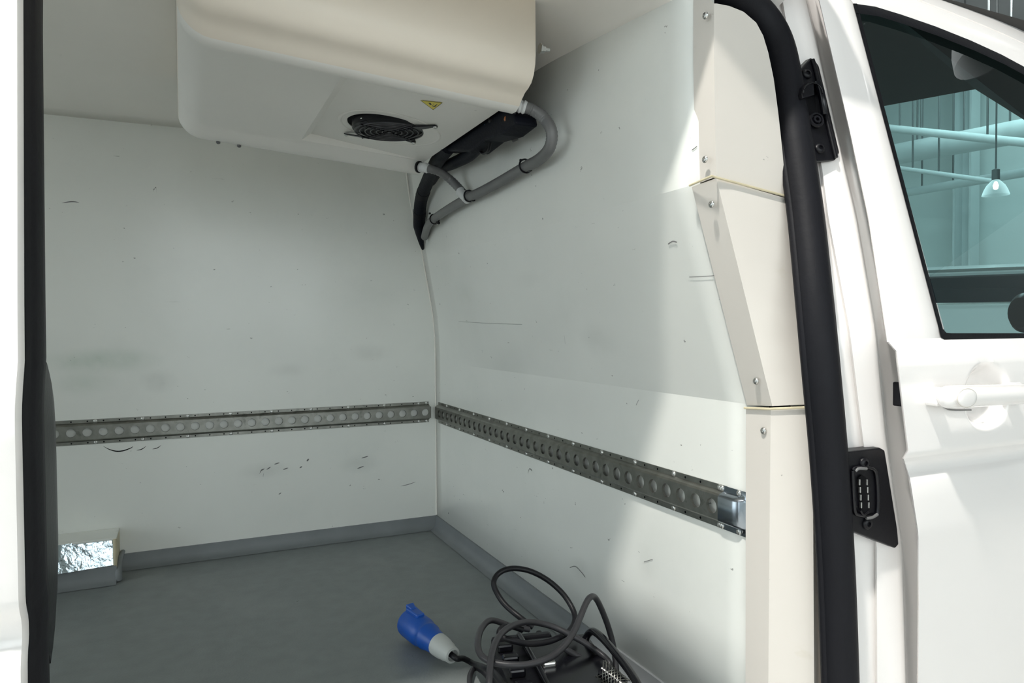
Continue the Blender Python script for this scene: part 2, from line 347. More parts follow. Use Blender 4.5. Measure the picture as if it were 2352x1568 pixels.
# ================================================================== CARGO RAILS
def rail(name, frame, L, n_holes, first, cap=False, zc=.403, label='', screws=()):
    """frame(s, d, z): s along the rail, d out from the wall. Hat section with a row of real holes in the raised face."""
    t = tag(empty(name), label, 'cargo rail', 'perforated steel lashing rails')
    H, FH, D, R, PT = .0355, .0225, .013, .0125, .04
    V, Fc = [], []
    def quad(*ps):
        n = len(V); V.extend(frame(*p) for p in ps); Fc.append((n, n+1, n+2, n+3))
    for sg in (1, -1):
        quad((0, .002, zc+sg*H), (L, .002, zc+sg*H), (L, .002, zc+sg*(FH+.004)), (0, .002, zc+sg*(FH+.004)))
        quad((0, .002, zc+sg*H), (L, .002, zc+sg*H), (L, 0, zc+sg*H), (0, 0, zc+sg*H))
        quad((0, .002, zc+sg*(FH+.004)), (L, .002, zc+sg*(FH+.004)), (L, D-.003, zc+sg*FH), (0, D-.003, zc+sg*FH))
        quad((0, D-.003, zc+sg*FH), (L, D-.003, zc+sg*FH), (L, D, zc+sg*(FH-.003)), (0, D, zc+sg*(FH-.003)))
    h = FH-.003; N = 20
    edge = first-PT/2
    if edge > 0: quad((0, D, zc-h), (edge, D, zc-h), (edge, D, zc+h), (0, D, zc+h))
    for k in range(n_holes):
        c = first+k*PT; ring, out, back = [], [], []
        for j in range(N):
            a = 2*pi*(j+.5)/N; ca, sa = cos(a), sin(a)
            q = min((PT/2)/abs(ca) if abs(ca) > 1e-6 else 9, h/abs(sa) if abs(sa) > 1e-6 else 9)
            ring.append((c+R*ca, D, zc+R*sa)); out.append((c+q*ca, D, zc+q*sa)); back.append((c+R*.97*ca, D-.005, zc+R*.97*sa))
        for j in range(N):
            i = (j+1) % N; quad(ring[j], ring[i], out[i], out[j]); quad(ring[j], ring[i], back[i], back[j])
        for sx in (-1, 1):
            for sz in (-1, 1):      # cell corners between the clipped rays
                pts = [o for o in out if (o[0]-c)*sx > 0 and (o[2]-zc)*sz > 0]
                A = min(pts, key=lambda o: abs(abs(o[0]-c)-PT/2)+abs(h-abs(o[2]-zc))*0+ (0 if abs(abs(o[0]-c)-PT/2) < 1e-6 else 9)-abs(o[2]-zc))
                B = min(pts, key=lambda o: (0 if abs(abs(o[2]-zc)-h) < 1e-6 else 9)-abs(o[0]-c))
                n = len(V); V.extend([frame(*A), frame(c+sx*PT/2, D, zc+sz*h), frame(*B)]); Fc.append((n, n+1, n+2))
    edge = first+(n_holes-.5)*PT
    if edge < L: quad((edge, D, zc-h), (L, D, zc-h), (L, D, zc+h), (edge, D, zc+h))
    mk('rail_body', V, Fc, 'galv', t, None)
    nrm = Vector(frame(0, 1, 0))-Vector(frame(0, 0, 0))
    for s in screws:
        for sg in (1, -1): screw(frame(s, .002, zc+sg*.0305), nrm, t)
    # small punched holes along the flanges, too small to pick apart
    V, Fc = [], []
    s = first
    while s < L-.01:
        for sg in (1, -1):
            if min(abs(s-q) for q in screws) > .008:
                n = len(V); V.extend(frame(s+.0022*cos(2*pi*k/8), .0024, zc+sg*.0305+.0022*sin(2*pi*k/8)) for k in range(8)); Fc.append(tuple(range(n, n+8)))
        s += PT
    o = mk('punched_holes', V, Fc, 'dark_hole', t, fix=False); o['kind'] = 'stuff'
    if cap:
        capm = []
        Lc = .047
        prof = [(H, .002), (FH+.004, .002), (FH, D-.001), (FH-.004, D+.002), (-FH+.004, D+.002), (-FH, D-.001), (-FH-.004, .002), (-H, .002)]
        rows = []
        for q, f in ((L-.006, 1), (L+.004, 1), (L+Lc*.55, 1), (L+Lc*.72, .9), (L+Lc*.86, .45), (L+Lc*.94, .12), (L+Lc, .0)):
            rows.append([frame(q, .0025+max(0, (d-.002))*f, zc+z) for z, d in prof])
        c = loft('end_cap', rows, 'steel_blue', t, smooth=60, thick=0)
        c['label'] = 'bluish steel pressed end cap'
        for sg in (1, -1): screw(frame(L+Lc*.62, .0028, zc+sg*.0305), nrm, c)
    return t
rail('cargo_rail', lambda s, d, z: (XB-d, 2.318-s, z), 2.318-.893, 35, 2.318-.917-34*.04+.0, True, .4025,
     'perforated steel rail on the bulkhead, with a bluish end cap', [2.318-.917-.0-k*.12+.008 for k in range(12) if 2.318-.917-k*.12+.008 > .01]+[2.318-.917+.012+.001])
rail('cargo_rail', lambda s, d, z: (-1.40+s, YB-d, z), .768+1.40, 54, .753+1.40-53*.04, False, .403,
     'perforated steel rail on the back side wall, left of the corner', [.753+1.40-k*.12-.02 for k in range(18)]+[2.160])

# dark scuff arcs under the back rail (rubbed into the wall surface)
def scuff(pts_px, wpx, plane):
    pts = spline([P(a, b, **plane) for a, b in pts_px], 6); n = Vector((0, -1, 0)) if 'y' in plane else Vector((-1, 0, 0))
    rows = []
    for i, p in enumerate(pts):
        q = sin(pi*i/(len(pts)-1))*wpx*.00055+.0002; rows.append([p+n*.0006+Vector((0, 0, q)), p+n*.0006-Vector((0, 0, q))])
    return rows
wb = bpy.data.objects['wall_back']; wrr = bpy.data.objects['wall_right']
for pp, wd in (([(237, 1024), (252, 1032), (270, 1036), (290, 1033), (304, 1026)], 2.6), ([(283, 1034), (297, 1030), (306, 1025)], 2), ([(314, 1034), (326, 1031), (336, 1024)], 1.8), ([(350, 1031), (362, 1028), (370, 1022)], 1.8)):
    loft('scuff_mark', scuff(pp, wd, dict(y=YB)), 'dark_hole', wb)
for pp, wd in (([(596, 1088), (600, 1080), (608, 1076)], 4), ([(604, 1095), (606, 1086)], 3), ([(612, 1078), (622, 1072)], 3), ([(650, 1078), (662, 1074)], 3), ([(704, 1058), (710, 1054)], 6), ([(630, 1066), (642, 1062)], 3), ([(820, 1076), (836, 1070)], 3), ([(830, 1052), (846, 1047)], 3), ([(688, 1074), (694, 1071)], 4), ([(352, 440), (358, 430), (360, 445)], 2.5), ([(142, 466), (165, 463), (182, 465)], 2.2), ([(920, 1116), (938, 1112), (955, 1106)], 1.6), ([(640, 1135), (646, 1131)], 3)):
    loft('scuff_mark', scuff(pp, wd, dict(y=YB)), 'hose_grey', wb)
for pp, wd in (([(1040, 738), (1120, 742), (1200, 745)], .7), ([(1582, 636), (1610, 635), (1650, 632)], 1.0), ([(1530, 560), (1540, 554), (1550, 556)], 2.0), ([(1213, 1086), (1217, 1076), (1222, 1080)], 2.2), ([(1462, 930), (1468, 918)], 1.5), ([(1310, 1303), (1322, 1300), (1335, 1312), (1345, 1325)], 1.6), ([(1297, 770), (1300, 790)], 1.4), ([(1480, 1290), (1500, 1284)], 1.2), ([(1590, 345), (1597, 340), (1602, 336)], 1.4)):
    q = [P(a, b, x=XB) for a, b in pp]
    rows = []
    for i, p in enumerate(spline([P(a, b, x=bulk_x(1.2, q[k].z)) for k, (a, b) in enumerate(pp)], 5)):
        x = bulk_x(p.y, p.z)-.0012; s = .0005*wd; rows.append([(x, p.y, p.z+s), (x, p.y, p.z-s)])
    loft('scuff_mark', rows, 'hose_grey', wrr)

# ================================================================== REFRIGERATION UNIT
U = tag(empty('refrigeration_unit'), 'cream ceiling mounted refrigeration unit with a round black fan underneath', 'cooling unit')
XR, XS, YF, YK = .585, .272, 1.155, 1.89
def zoff(x):
    r = .05; q = max(0, r-x); return .045*(XR-x)/XR+(r-sqrt(max(0, r*r-q*q)))
FR = [(YF, 1.185), (YF+.002, 1.168), (YF+.008, 1.152), (YF+.018, 1.140), (YF+.031, 1.134), (YF+.045, 1.130), (YF+.058, 1.122), (YF+.070, 1.112), (YF+.085, 1.106), (YF+.102, 1.107), (YF+.116, 1.114), (YF+.128, 1.124), (YF+.145, 1.130)]
BK = [(1.805, 1.130), (1.818, 1.122), (1.830, 1.112), (1.845, 1.106), (1.860, 1.106), (1.874, 1.112), (1.884, 1.124), (YK, 1.145)]
XST = [0, .0012, .0045, .0095, .017, .027, .038, .05, .10, .16, .22, XS, .34, .40, .46, .52, XR]
V, Fc = [], []; npf = len(FR)+1; npb = len(BK)+1
for x in XST:
    V += [(x, YF, ceil_z(x, YF)-.001)]+[(x, y, z+zoff(x)) for y, z in FR]+[(x, y, z+zoff(x)) for y, z in BK]+[(x, YK, ceil_z(x, YK)-.001)]
nc = npf+npb
for i in range(len(XST)-1):
    for j in range(nc-1):
        if j == npf-1 and XST[i] >= XS-1e-6: continue
        Fc.append((i*nc+j, i*nc+j+1, (i+1)*nc+j+1, (i+1)*nc+j))
Fc.append(tuple(range(nc)))                          # rounded left end closes upward
hs = mk('housing', V, Fc, 'unit_shell', U, 38)
hs.data.materials.append(MATS['unit_under'])
for p in hs.data.polygons:
    if p.center.y > YF+.075 and p.center.y < 1.88 and abs(p.normal.z) > .3: p.material_index = 1
# fan panel with a stepped edge and a round hole
FC = P(886, 295, z=1.150).to_2d(); RH = .0855
def zp(x, y): return 1.130+zoff(x)+.020*(1-(x-XS)/(XR-XS))
y0, y1 = YF+.145, 1.805; xa = XS+.022; ya = y0+.012
V, Fc = [], []
def addq(*ps):
    n = len(V); V.extend(ps); Fc.append(tuple(range(n, n+len(ps))))
N = 48
rect = lambda a: min(((XR-FC.x) if cos(a) > 0 else (FC.x-xa))/max(abs(cos(a)), 1e-6), ((y1-.006-FC.y) if sin(a) > 0 else (FC.y-ya))/max(abs(sin(a)), 1e-6))
angs = sorted([2*pi*k/N for k in range(N)]+[atan2(sy-FC.y, sx-FC.x) % (2*pi) for sx in (xa, XR) for sy in (ya, y1-.006)])
for a, b in zip(angs, angs[1:]+[angs[0]+2*pi]):
    ps = []
    for (ang, q) in ((a, RH), (b, RH), (b, rect(b)), (a, rect(a))):
        x, y = FC.x+q*cos(ang), FC.y+q*sin(ang); ps.append((x, y, zp(x, y)))
    addq(*ps)
    addq(ps[0], ps[1], (ps[1][0], ps[1][1], 1.20), (ps[0][0], ps[0][1], 1.20))
addq((XS, y0, 1.130+zoff(XS)), (XS, y1, 1.130+zoff(XS)), (xa, y1-.006, zp(xa, y1)), (xa, ya, zp(xa, ya)))
addq((XS, y0, 1.130+zoff(XS)), (XR, y0, 1.130+zoff(XR)), (XR, ya, zp(XR, ya)), (xa, ya, zp(xa, ya)))
addq((XS, y1, 1.130+zoff(XS)), (XR, y1, 1.130+zoff(XR)), (XR, y1-.006, zp(XR, y1)), (xa, y1-.006, zp(xa, y1)))
mk('fan_panel', V, Fc, 'unit_under', U, fix=True)
zf = zp(FC.x, FC.y)
# pressed ring round the fan
def ring_data(c, R, r, n=48, m=6):
    rows = []
    for k in range(n+1):
        a = 2*pi*k/n; rows.append([Vector((c[0]+(R+r*cos(2*pi*j/m))*cos(a), c[1]+(R+r*cos(2*pi*j/m))*sin(a), c[2]+r*sin(2*pi*j/m))) for j in range(m)])
    return [v for r_ in rows for v in r_], grid_faces(n+1, m, True)
vs, fs = ring_data((FC.x+.01, FC.y, 0), .112, .004)
mk('pressed_ring', [(v.x, v.y, zp(v.x, v.y)-.0004+v.z*.35) for v in vs if True], fs, 'unit_under', U, 60)
# fan: frame, blades, guard rings, spokes with ears, screws
GC = P(894, 303, z=zf-.010)
lathe('fan_frame', [(0, .076), (0, .083), (.030, .083), (.030, .076), (0, .076)], GC+Vector((0, 0, .006)), GC+Vector((0, 0, 1)), 'black_plastic', U, 36)
lathe('fan_hub', [(0, .0), (0, .026), (.004, .03), (.028, .03)], GC+Vector((0, 0, .010)), GC+Vector((0, 0, 1)), 'black_plastic', U, 24)
for k in range(7):
    a = 2*pi*k/7; rows = []
    for q in (0, .25, .5, .75, 1):
        R_ = .028+.046*q; s = .35+.1*q
        rows.append([GC+Vector((R_*cos(a-s), R_*sin(a-s), .012)), GC+Vector((R_*cos(a+s*.2), R_*sin(a+s*.2), .020)), GC+Vector((R_*cos(a+s), R_*sin(a+s), .032))])
    loft('fan_blade', rows, 'black_plastic', U, 60)
for R_ in (.016, .029, .042, .054, .066, .077):
    vs, fs = ring_data(GC, R_, .0019, 40, 6); mk('guard_ring', vs, fs, 'guard_wire', U, 60)
lathe('guard_centre', [(0, .0), (0, .006), (.003, .006), (.003, 0)], GC-Vector((0, 0, .0015)), GC+Vector((0, 0, 1)), 'black_plastic', U, 12)
for px, py in ((795, 306), (1000, 288), (950, 325), (833, 268)):
    e = P(px, py, z=zf)
    for _ in range(4): e = P(px, py, z=zp(e.x, e.y)-.002)
    d = (e-GC); d.z = 0; d.normalize(); side = Vector((-d.y, d.x, 0))
    tube('guard_spoke', [GC+d*.006-Vector((0, 0, .001)), GC+d*.045-Vector((0, 0, .001)), GC+d*.085-Vector((0, 0, .001))], .0018, 'black_plastic', U, n=6, sub=3)
    p0 = GC+d*.074; p1 = Vector((e.x, e.y, zp(e.x, e.y)-.002))
    er = prism('guard_ear', [p0+side*.014, p0-side*.014, p1-side*.005+d*.003, p1+side*.005+d*.003], (0, 0, -.003), 'black_plastic', U, .001)
    screw(p1+Vector((0, 0, -.0035)), (0, 0, -1), er)
lathe('fan_cavity', [(0, .0865), (.045, .0865), (.045, .001)], (FC.x, FC.y, zf+.012), (FC.x, FC.y, 9), 'dark_hole', U, 36)
# warning sticker: yellow triangle, black rim, hand and blade mark
def zst(x, y): return zp(x, y)-.0012
A = [P(965, 241, z=1.140), P(1017, 240, z=1.140), P(995, 257, z=1.140)]
cen = (A[0]+A[1]+A[2])/3
def tri(name, s, dz, m, par):
    ps = [cen+(a-cen)*s for a in A]; ps = [(p.x, p.y, zst(p.x, p.y)-dz) for p in ps]
    return mk(name, ps, [(0, 1, 2)], m, par, fix=False)
st = tri('warning_sticker', 1.0, 0, 'yellow_label', U); st['label'] = 'yellow triangular warning sticker with a black mark'
# thin black rim
out = [cen+(a-cen)*.97 for a in A]; inn = [cen+(a-cen)*.90 for a in A]
mk('sticker_rim', [(p.x, p.y, zst(p.x, p.y)-.0003) for p in out+inn], [(i, (i+1) % 3, 3+(i+1) % 3, 3+i) for i in range(3)], 'label_black', st, fix=False)
e1 = (A[1]-A[0]); e2 = (A[2]-(A[0]+A[1])/2)
def stp(u, v): p = A[0]+e1*u+e2*v; return (p.x, p.y, zst(p.x, p.y)-.0004)
def blob(name, pts): mk(name, [stp(*p) for p in pts], [tuple(range(len(pts)))], 'label_black', st, fix=False)
blob('hand_mark', [(.36, .22), (.42, .14), (.46, .22), (.49, .34), (.44, .40), (.39, .36)])
blob('blade_mark', [(.50, .42), (.58, .50), (.72, .22), (.76, .18), (.70, .36), (.62, .58), (.56, .58), (.49, .48)])
blob('motion_mark', [(.54, .26), (.60, .22), (.61, .26), (.55, .30)])
# joint strip where the shell meets the ceiling, hanger bolt on the near end
box('hanger_plate', (XR+.006, YF+.05, 1.215), (.006, .05, .08), 'unit_shell', U, bevel=.002)
bp_ = P(1244, 112, y=YF+.02)
lathe('hanger_bolt', [(0, .010), (.003, .010), (.003, .0075), (.010, .0075), (.010, .004), (.020, .004)], bp_-Vector((.004, 0, 0)), bp_+Vector((1, 0, 0)), 'zinc', U, 6, 20)
# open end with its fittings; a black sheet stands for the shaded inside
mk('dark_end_sheet', [(XR-.012, YF+.03, 1.16), (XR-.012, YK-.01, 1.16), (XR-.012, YK-.01, 1.27), (XR-.012, YF+.03, 1.265)], [(0, 1, 2, 3)], 'dark_hole', U, fix=False)
prism('valve_block', [P(a_, b_, x=.597) for a_, b_ in ((1140, 250), (1180, 258), (1184, 284), (1152, 310), (1112, 322), (1078, 350), (1046, 346), (1008, 348))], (.05, 0, 0), 'black_foam', U, .005)
box('terminal_box', (.622, 1.415, 1.150), (.045, .075, .05), 'black_plastic', U, rot=-.2, bevel=.006)
lathe('valve_body', [(0, .013), (.01, .016), (.03, .016), (.035, .01), (.05, .01)], (.615, 1.44, 1.115), (.625, 1.40, 1.16), 'blue_wire', U, 14)
lathe('copper_union', [(0, .006), (.006, .008), (.012, .008), (.014, .005), (.024, .005)], P(1165, 272, x=.60), P(1168, 285, x=.63), 'copper', U, 10)
tube('wire_loop', [P(1105, 325, x=.61), P(1100, 340, x=.615), P(1108, 352, x=.62), P(1122, 345, x=.62), P(1127, 322, x=.615)], .0032, 'black_plastic', U, n=8)
tube('blue_cable', [P(1115, 285, x=.60), P(1130, 300, x=.61), P(1150, 296, x=.62), P(1168, 280, x=.61)], .004, 'blue_wire', U, n=8)
tube('blue_cable', [P(1120, 295, x=.605), P(1138, 308, x=.62), P(1152, 300, x=.625)], .003, 'blue_wire', U, n=8)
prism('paper_tag', [P(1172, 285, x=.65), P(1186, 298, x=.65), P(1190, 322, x=.655), P(1178, 327, x=.655), P(1166, 308, x=.65)], (.0008, 0, 0), 'hose_grey', U, 0)
for px, py in ((501, 316), (549, 324)):
    q = P(px, py, y=1.86); lathe('drain_plug', [(0, .005), (.004, .005), (.006, .003)], (q.x, q.y, 1.1045+zoff(q.x)+.002), (q.x, q.y, -9), 'hose_grey', U, 10)

# ------------------------------------------------------------------ hoses and insulated pipes in the corner
hx = lambda px, py, x: P(px, py, x=x)
h1 = tag(empty('drain_hose'), 'thick grey corrugated hose looping from the unit to the bulkhead', 'hose')
pts = [hx(1188, 243, .600), hx(1200, 245, .605), hx(1222, 252, .625), hx(1250, 272, .645), hx(1267, 303, .652), hx(1262, 340, .655), hx(1238, 366, .660), hx(1205, 384, .664), hx(1150, 416, .664), hx(1105, 440, .664), hx(1075, 453, .664)]
hose = ribbed('hose', pts, .0118, 'hose_grey', h1, .0032, .93)
ribbed('pale_cuff', [hx(1184, 242, .592), hx(1200, 245, .604), hx(1213, 249, .614)], .0136, 'hose_white', h1, .0042, .84)
lathe('black_collar', [(0, .016), (.004, .016), (.004, .012)], hx(1184, 242, .590), hx(1210, 248, .61), 'black_plastic', h1, 18)
h2 = tag(empty('drain_hose'), 'short grey corrugated hose from the lower back edge of the unit', 'hose')
ribbed('hose', [hx(968, 384, .572), hx(985, 387, .585), hx(1010, 395, .615), hx(1035, 413, .645), hx(1055, 433, .660), hx(1066, 446, .664)], .0115, 'hose_grey', h2, .0045, .90)
ribbed('pale_cuff', [hx(963, 384, .570), hx(975, 385, .576), hx(987, 388, .586)], .0128, 'hose_white', h2, .0045, .85)
lathe('black_collar', [(0, .0155), (.004, .0155), (.004, .012)], hx(961, 383, .566), hx(985, 387, .585), 'black_plastic', h2, 18)
h3 = tag(empty('drain_hose'), 'grey hose running from the pale joint down into the corner', 'hose')
ribbed('hose', [hx(1078, 450, .664), hx(1060, 462, .665), hx(1030, 480, .670), hx(1000, 500, .680), hx(983, 518, .700), hx(975, 545, .725)], .0118, 'hose_grey', h3, .01, .99)
ribbed('pale_joint', [hx(1058, 440, .660), hx(1066, 449, .662), hx(1076, 458, .664)], .0132, 'hose_white', h3, .006, .93)
for px, py, x, dx, dy, lab in ((1207, 381, .664, 12, 20, 'black cable clip at the bend of the thick hose'), (1078, 450, .664, 10, 16, 'black cable clip beside the pale hose joint'), (998, 503, .682, 10, 16, 'black cable clip lowest on the hose near the corner')):
    c = tag(empty('cable_clip'), lab, 'cable clip')
    p = hx(px, py, x); d = (hx(px+20, py-12, x)-p).normalized(); n1 = d.cross(Vector((1, 0, 0))).normalized(); n2 = d.cross(n1)
    tube('loop', [p+n1*.0142*cos(a)+n2*.0142*sin(a) for a in [2*pi*k/12 for k in range(13)]], .002, 'black_plastic', c, n=6, sub=3)
    q = hx(px+8, py+9, x+.004); box('head', q, (.010, .012, .008), 'black_plastic', c, bevel=.002)
    box('knob', hx(px-11, py-13, x), (.006, .006, .006), 'black_plastic', c, bevel=.002)
p1 = tag(empty('insulated_pipe'), 'thick black wrapped pipe curving down into the wall corner', 'pipe')
pth = [hx(1030, 335, .60), hx(1008, 365, .625), hx(985, 410, .66), hx(968, 455, .68), hx(963, 500, .698), hx(964, 535, .715), hx(971, 572, .742)]
tube('pipe', pth, lambda u: .0195 if u < .75 else .0195*(1-.80*(u-.75)/.25), 'black_foam', p1, n=14, sub=8)
for u in (.22, .45, .62):
    k = int(u*48); pp_ = spline(pth, 8); tube('wrap_band', [pp_[k]+(pp_[k+1]-pp_[k])*.0, pp_[k+1], pp_[k+2]], .0204, 'rubber', p1, n=14, sub=2)
p2 = tag(empty('insulated_pipe'), 'black wrapped pipe branching up to the valve block', 'pipe')
tube('pipe', [hx(1130, 300, .615), hx(1100, 335, .635), hx(1075, 358, .645), hx(1040, 375, .655), hx(1010, 388, .665), hx(990, 415, .672)], .0155, 'black_foam', p2, n=12)

# ================================================================== THE VAN BODY
van = tag(empty('van'), 'white panel van with an open side door and a tinted cab window', 'van')
# interior pillar trim: three folded cream panels with flanges
def fold_panel(name, A_, B_, label=None):
    """A_, B_: lists [flange edge, fold, face edge, return edge] at the top and bottom"""
    rows = []
    for k in range(7):
        q = k/6; rows.append([a.lerp(b, q) for a, b in zip(A_, B_)])
    o = loft(name, rows, 'trim_cream', van, smooth=25)
    if label: o['label'] = label
    return o
V_ = Vector
xu = .686
up_b = [V_((xu-.003, .845, .903)), V_((xu-.005, .797, .907)), P(1806, 452, y=.806), P(1822, 462, y=.825)]
mid_t = [V_((xu-.002, .845, .901)), P(1645, 409, y=.7985), P(1805, 455, y=.8055), P(1822, 466, y=.825)]
mid_b = [V_((.790, .845, .574)), V_((.790, .793, .578)), P(1867, 928, y=.757), P(1876, 929, y=.775)]
lo_t = [V_((.788, .845, .570)), V_((.789, .795, .574)), P(1866, 934, y=.757), P(1890, 934, y=.775)]
lo_b = [V_((.788, .845, -.02)), V_((.789, .800, -.02)), P(1870, 1568, y=.757)*1, P(1893, 1568, y=.775)*1]
for q in (2, 3):
    d = lo_b[q]-lo_t[q]; lo_b[q] = lo_t[q]+d*(.595/abs(d.z))
rows = []
for (fx, fy), (rx, ry), yy in (((1640, 8), (1646, 8), .800), ((1640, 16), (1676, 14), .801), ((1640, 30), (1708, 27), .802), ((1640, 52), (1737, 52), .803), ((1640, 80), (1753, 82), .804), ((1640, 120), (1765, 122), .805), ((1641, 180), (1777, 180), .806), ((1642, 250), (1787, 255), .806), ((1643, 330), (1797, 345), .806), ((1645, 406), (1806, 452), .806)):
    f0 = P(fx, fy, y=.799); r0 = P(rx, ry, y=yy)
    rows.append([V_((f0.x+.001, .845, f0.z-.002)), f0, r0, r0+V_((.012, .03, 0))])
rows[0][0].z += .05
pu = loft('pillar_trim', rows, 'trim_cream', van, smooth=None); pu['label'] = 'upright upper cream trim panel below the roof'
pm = fold_panel('pillar_trim', mid_t, mid_b, 'slanted middle cream trim panel')
pl = fold_panel('pillar_trim', lo_t, lo_b, 'upright lower cream trim panel beside the rail end')
for (px, py), par, x in (((1621, 36), pu, xu-.0075), ((1620, 366), pu, xu-.0055), ((1635, 469), pm, None), ((1737, 875), pm, None), ((1754, 989), pl, .7872)):
    if x is None:
        z = P(px, py, x=.73).z; x = interp([(.574, .790), (.9, xu-.003)], z); z = P(px, py, x=x).z; x = interp([(.574, .790), (.9, xu-.003)], z)-.002
    screw(P(px, py, x=x), (-1, 0, 0), par)
# sealant lines on the trim joints
tube('joint_bead', [up_b[0]+V_((-.003, 0, 0)), up_b[1]+V_((-.003, -.002, 0)), up_b[2]+V_((0, -.003, 0))], .0018, 'sealant', van, n=6, sub=1)
tube('joint_bead', [lo_t[0]+V_((-.003, 0, 0)), lo_t[1]+V_((-.003, -.002, 0)), lo_t[2]+V_((-.002, -.003, 0))], .0018, 'sealant', van, n=6, sub=1)
# inner return between trim and seal
rr = []
for (px, py), (qx, qy) in (((1700, -20), (1740, -40)), ((1768, 60), (1800, 60)), ((1800, 330), (1830, 330)), ((1822, 460), (1840, 460)), ((1862, 850), (1880, 850)), ((1876, 932), (1900, 932)), ((1888, 1250), (1920, 1250)), ((1893, 1568), (1930, 1568)), ((1896, 1750), (1935, 1750))):
    rr.append([S(px-60, py, .150), S(px-14, py, .095), S(px, py, .075), S(qx, qy, .045)])
loft('pillar_return', rr, 'trim_cream', van, smooth=None)

# rubber seal round the opening
sealpx = [(1934, 1760), (1930, 1568), (1920, 1300), (1904, 1050), (1886, 850), (1870, 680), (1849, 480), (1822, 300), (1803, 180), (1784, 100), (1754, 46), (1712, 8)]
sp = [S(a, b, .040) for a, b in sealpx]
zt = sp[-1].z+.016
sp += [V_((.76, .882, zt)), V_((.62, .884, zt+.004)), V_((.45, .884, zt+.025)), V_((.3, .886, zt+.060)), V_((-.05, .895, zt+.065)), V_((-.12, .875, zt+.0)), V_((-.145, .85, zt-.09)), V_((-.15, .78, .80)), V_((-.15, .745, .4)), V_((-.15, .745, .02))]  # unseen top run raised to let lamp light reach the floor
tube('door_seal', sp, .0255, 'rubber', van, n=14, sub=8, flat=1.0)
lip = [p+V_((-.021, .006, 0)) if i < 9 else p+V_((-.010, .006, -.018)) for i, p in enumerate(sp[:13])]
tube('seal_lip', lip, .0075, 'rubber', van, n=8, sub=6)
tube('seal_ridge', [p+V_((.006, -.0205, 0)) if i < 9 else p+V_((.0, -.017, .008)) for i, p in enumerate(sp[:12])], .004, 'rubber', van, n=8, sub=6)
# roof header above the opening, lined inside and painted outside; unseen lip and height shaped for the lamp's shadow edge
rows = []
for x in (-.6, -.15, .2, .33, .46, .53, .60, .66, .72, .76, .82, .88):
    dz = interp([(.30, .06), (.56, .0), (.7, 0), (.88, -.02)], x)
    gy = interp([(-.1, .93), (.08, .90), (.22, .840), (.46, .810), (.59, .750), (.64, .729)], x)  # lip pushed out near the pillar, added to shade the trim top
    rows.append([V_((x, .96, 1.30)), V_((x, .945, zt+.03+dz)), V_((x, max(gy+.012, .885), zt+.004+dz)), V_((x, max(gy+.011, .862), zt+.012+dz)), V_((x, max(gy+.01, .80), zt+.030+dz)), V_((x, gy+.006, zt+.030+dz)), V_((x, gy, zt+.045+dz)), V_((x, gy+.06, zt+.11)), V_((x, .93, zt+.14))])
loft('roof_rail', rows, 'van_paint', van, smooth=40)

# painted door pillar between the seal and the front door gap
def px_at(tab, py): return interp([(b, a) for a, b in tab], py)
ridge = [(1786, -60), (1805, 57), (1833, 150), (1885, 376), (1901, 500), (1950, 760), (1982, 1020), (2012, 1252), (2013, 1568), (2013, 1800)]
pedge = [(1836, -60), (1853, 0), (1966, 500), (2011, 760), (2037, 1024), (2071, 1249), (2081, 1568), (2083, 1800)]
dedge = [(1862, -60), (1880, 0), (1950, 300), (1993, 500), (2036, 782), (2062, 840), (2071, 1053), (2096, 1200), (2103, 1300), (2103, 1800)]
sedge = [(1760, -60), (1790, 60), (1812, 150), (1838, 300), (1865, 440), (1898, 700), (1925, 930), (1942, 1200), (1955, 1568), (1958, 1800)]
rows = []
for k in range(63):
    py = -60+30*k
    a, r_, e, d = (px_at(q, py) for q in (sedge, ridge, pedge, dedge))
    e = min(e, d-14)
    z = S(e, py, .03).z
    rows.append([S(a-26, py, .060), S(a+2, py, .048), S(r_-9, py, .046), S(r_-3, py, .045), S(r_+2, py, .037), S(r_+8, py, .036),
                 S(e-26, py, .033), S(e-12, py, .031), S(e-3, py, .030), S(e, py, .034), S(e+1, py, .046), S(e+4, py, .052), S(d+4, py, .052), S(d+14, py, .052)])
loft('pillar', rows, 'van_paint', van, smooth=50)

# latch bracket, upper
def on(px, py, off): return S(px, py, off)
def plate(name, poly, off, th, m, parent, bevel=.002):
    ps = [on(a, b, off) for a, b in poly]; return prism(name, ps, (0, th, 0), m, parent, bevel)
LB = plate('latch_bracket', [(1831, 168), (1863, 132), (1874, 140), (1882, 152), (1929, 350), (1919, 368), (1867, 371), (1850, 280)], .024, .02, 'black_plastic', van)
LB['label'] = 'black latch bracket with a hook, high on the door pillar'
tube('edge_rib', [on(1866, 137, .022), on(1874, 165, .022), on(1896, 262, .022), on(1920, 362, .022)], .0035, 'black_plastic', LB, n=8)
# hook: curved hood and slot
rows = []
for a in [pi*k/8 for k in range(9)]:
    cx = 1867-24*cos(a); cy = 214-26*sin(a)
    rows.append([on(cx, cy, .004), on(cx, cy, .023)])
loft('hook_rim', rows, 'black_gloss', LB, smooth=60, thick=.002)
plate('hook_face', [(1843, 214), (1846, 200), (1858, 190), (1870, 190), (1872, 218), (1845, 226)], .006, .016, 'black_plastic', LB, .002)
plate('slot', [(1846, 228), (1872, 220), (1876, 262), (1853, 268)], .021, .004, 'dark_hole', LB, 0)
tube('hook_arm', [on(1876, 190, .012), on(1884, 205, .010), on(1890, 235, .012), on(1893, 262, .018)], lambda u: .0065-.002*u, 'black_gloss', LB, n=10)
bc = on(1872, 278, .022)
lathe('boss_ring', [(0, .012), (.004, .0125), (.006, .011), (.006, .0085), (.002, .008), (.002, .0065), (.007, .006), (.007, .003), (.001, .003)], bc, bc+V_((-.25, -.95, .2)), 'black_plastic', LB, 22)
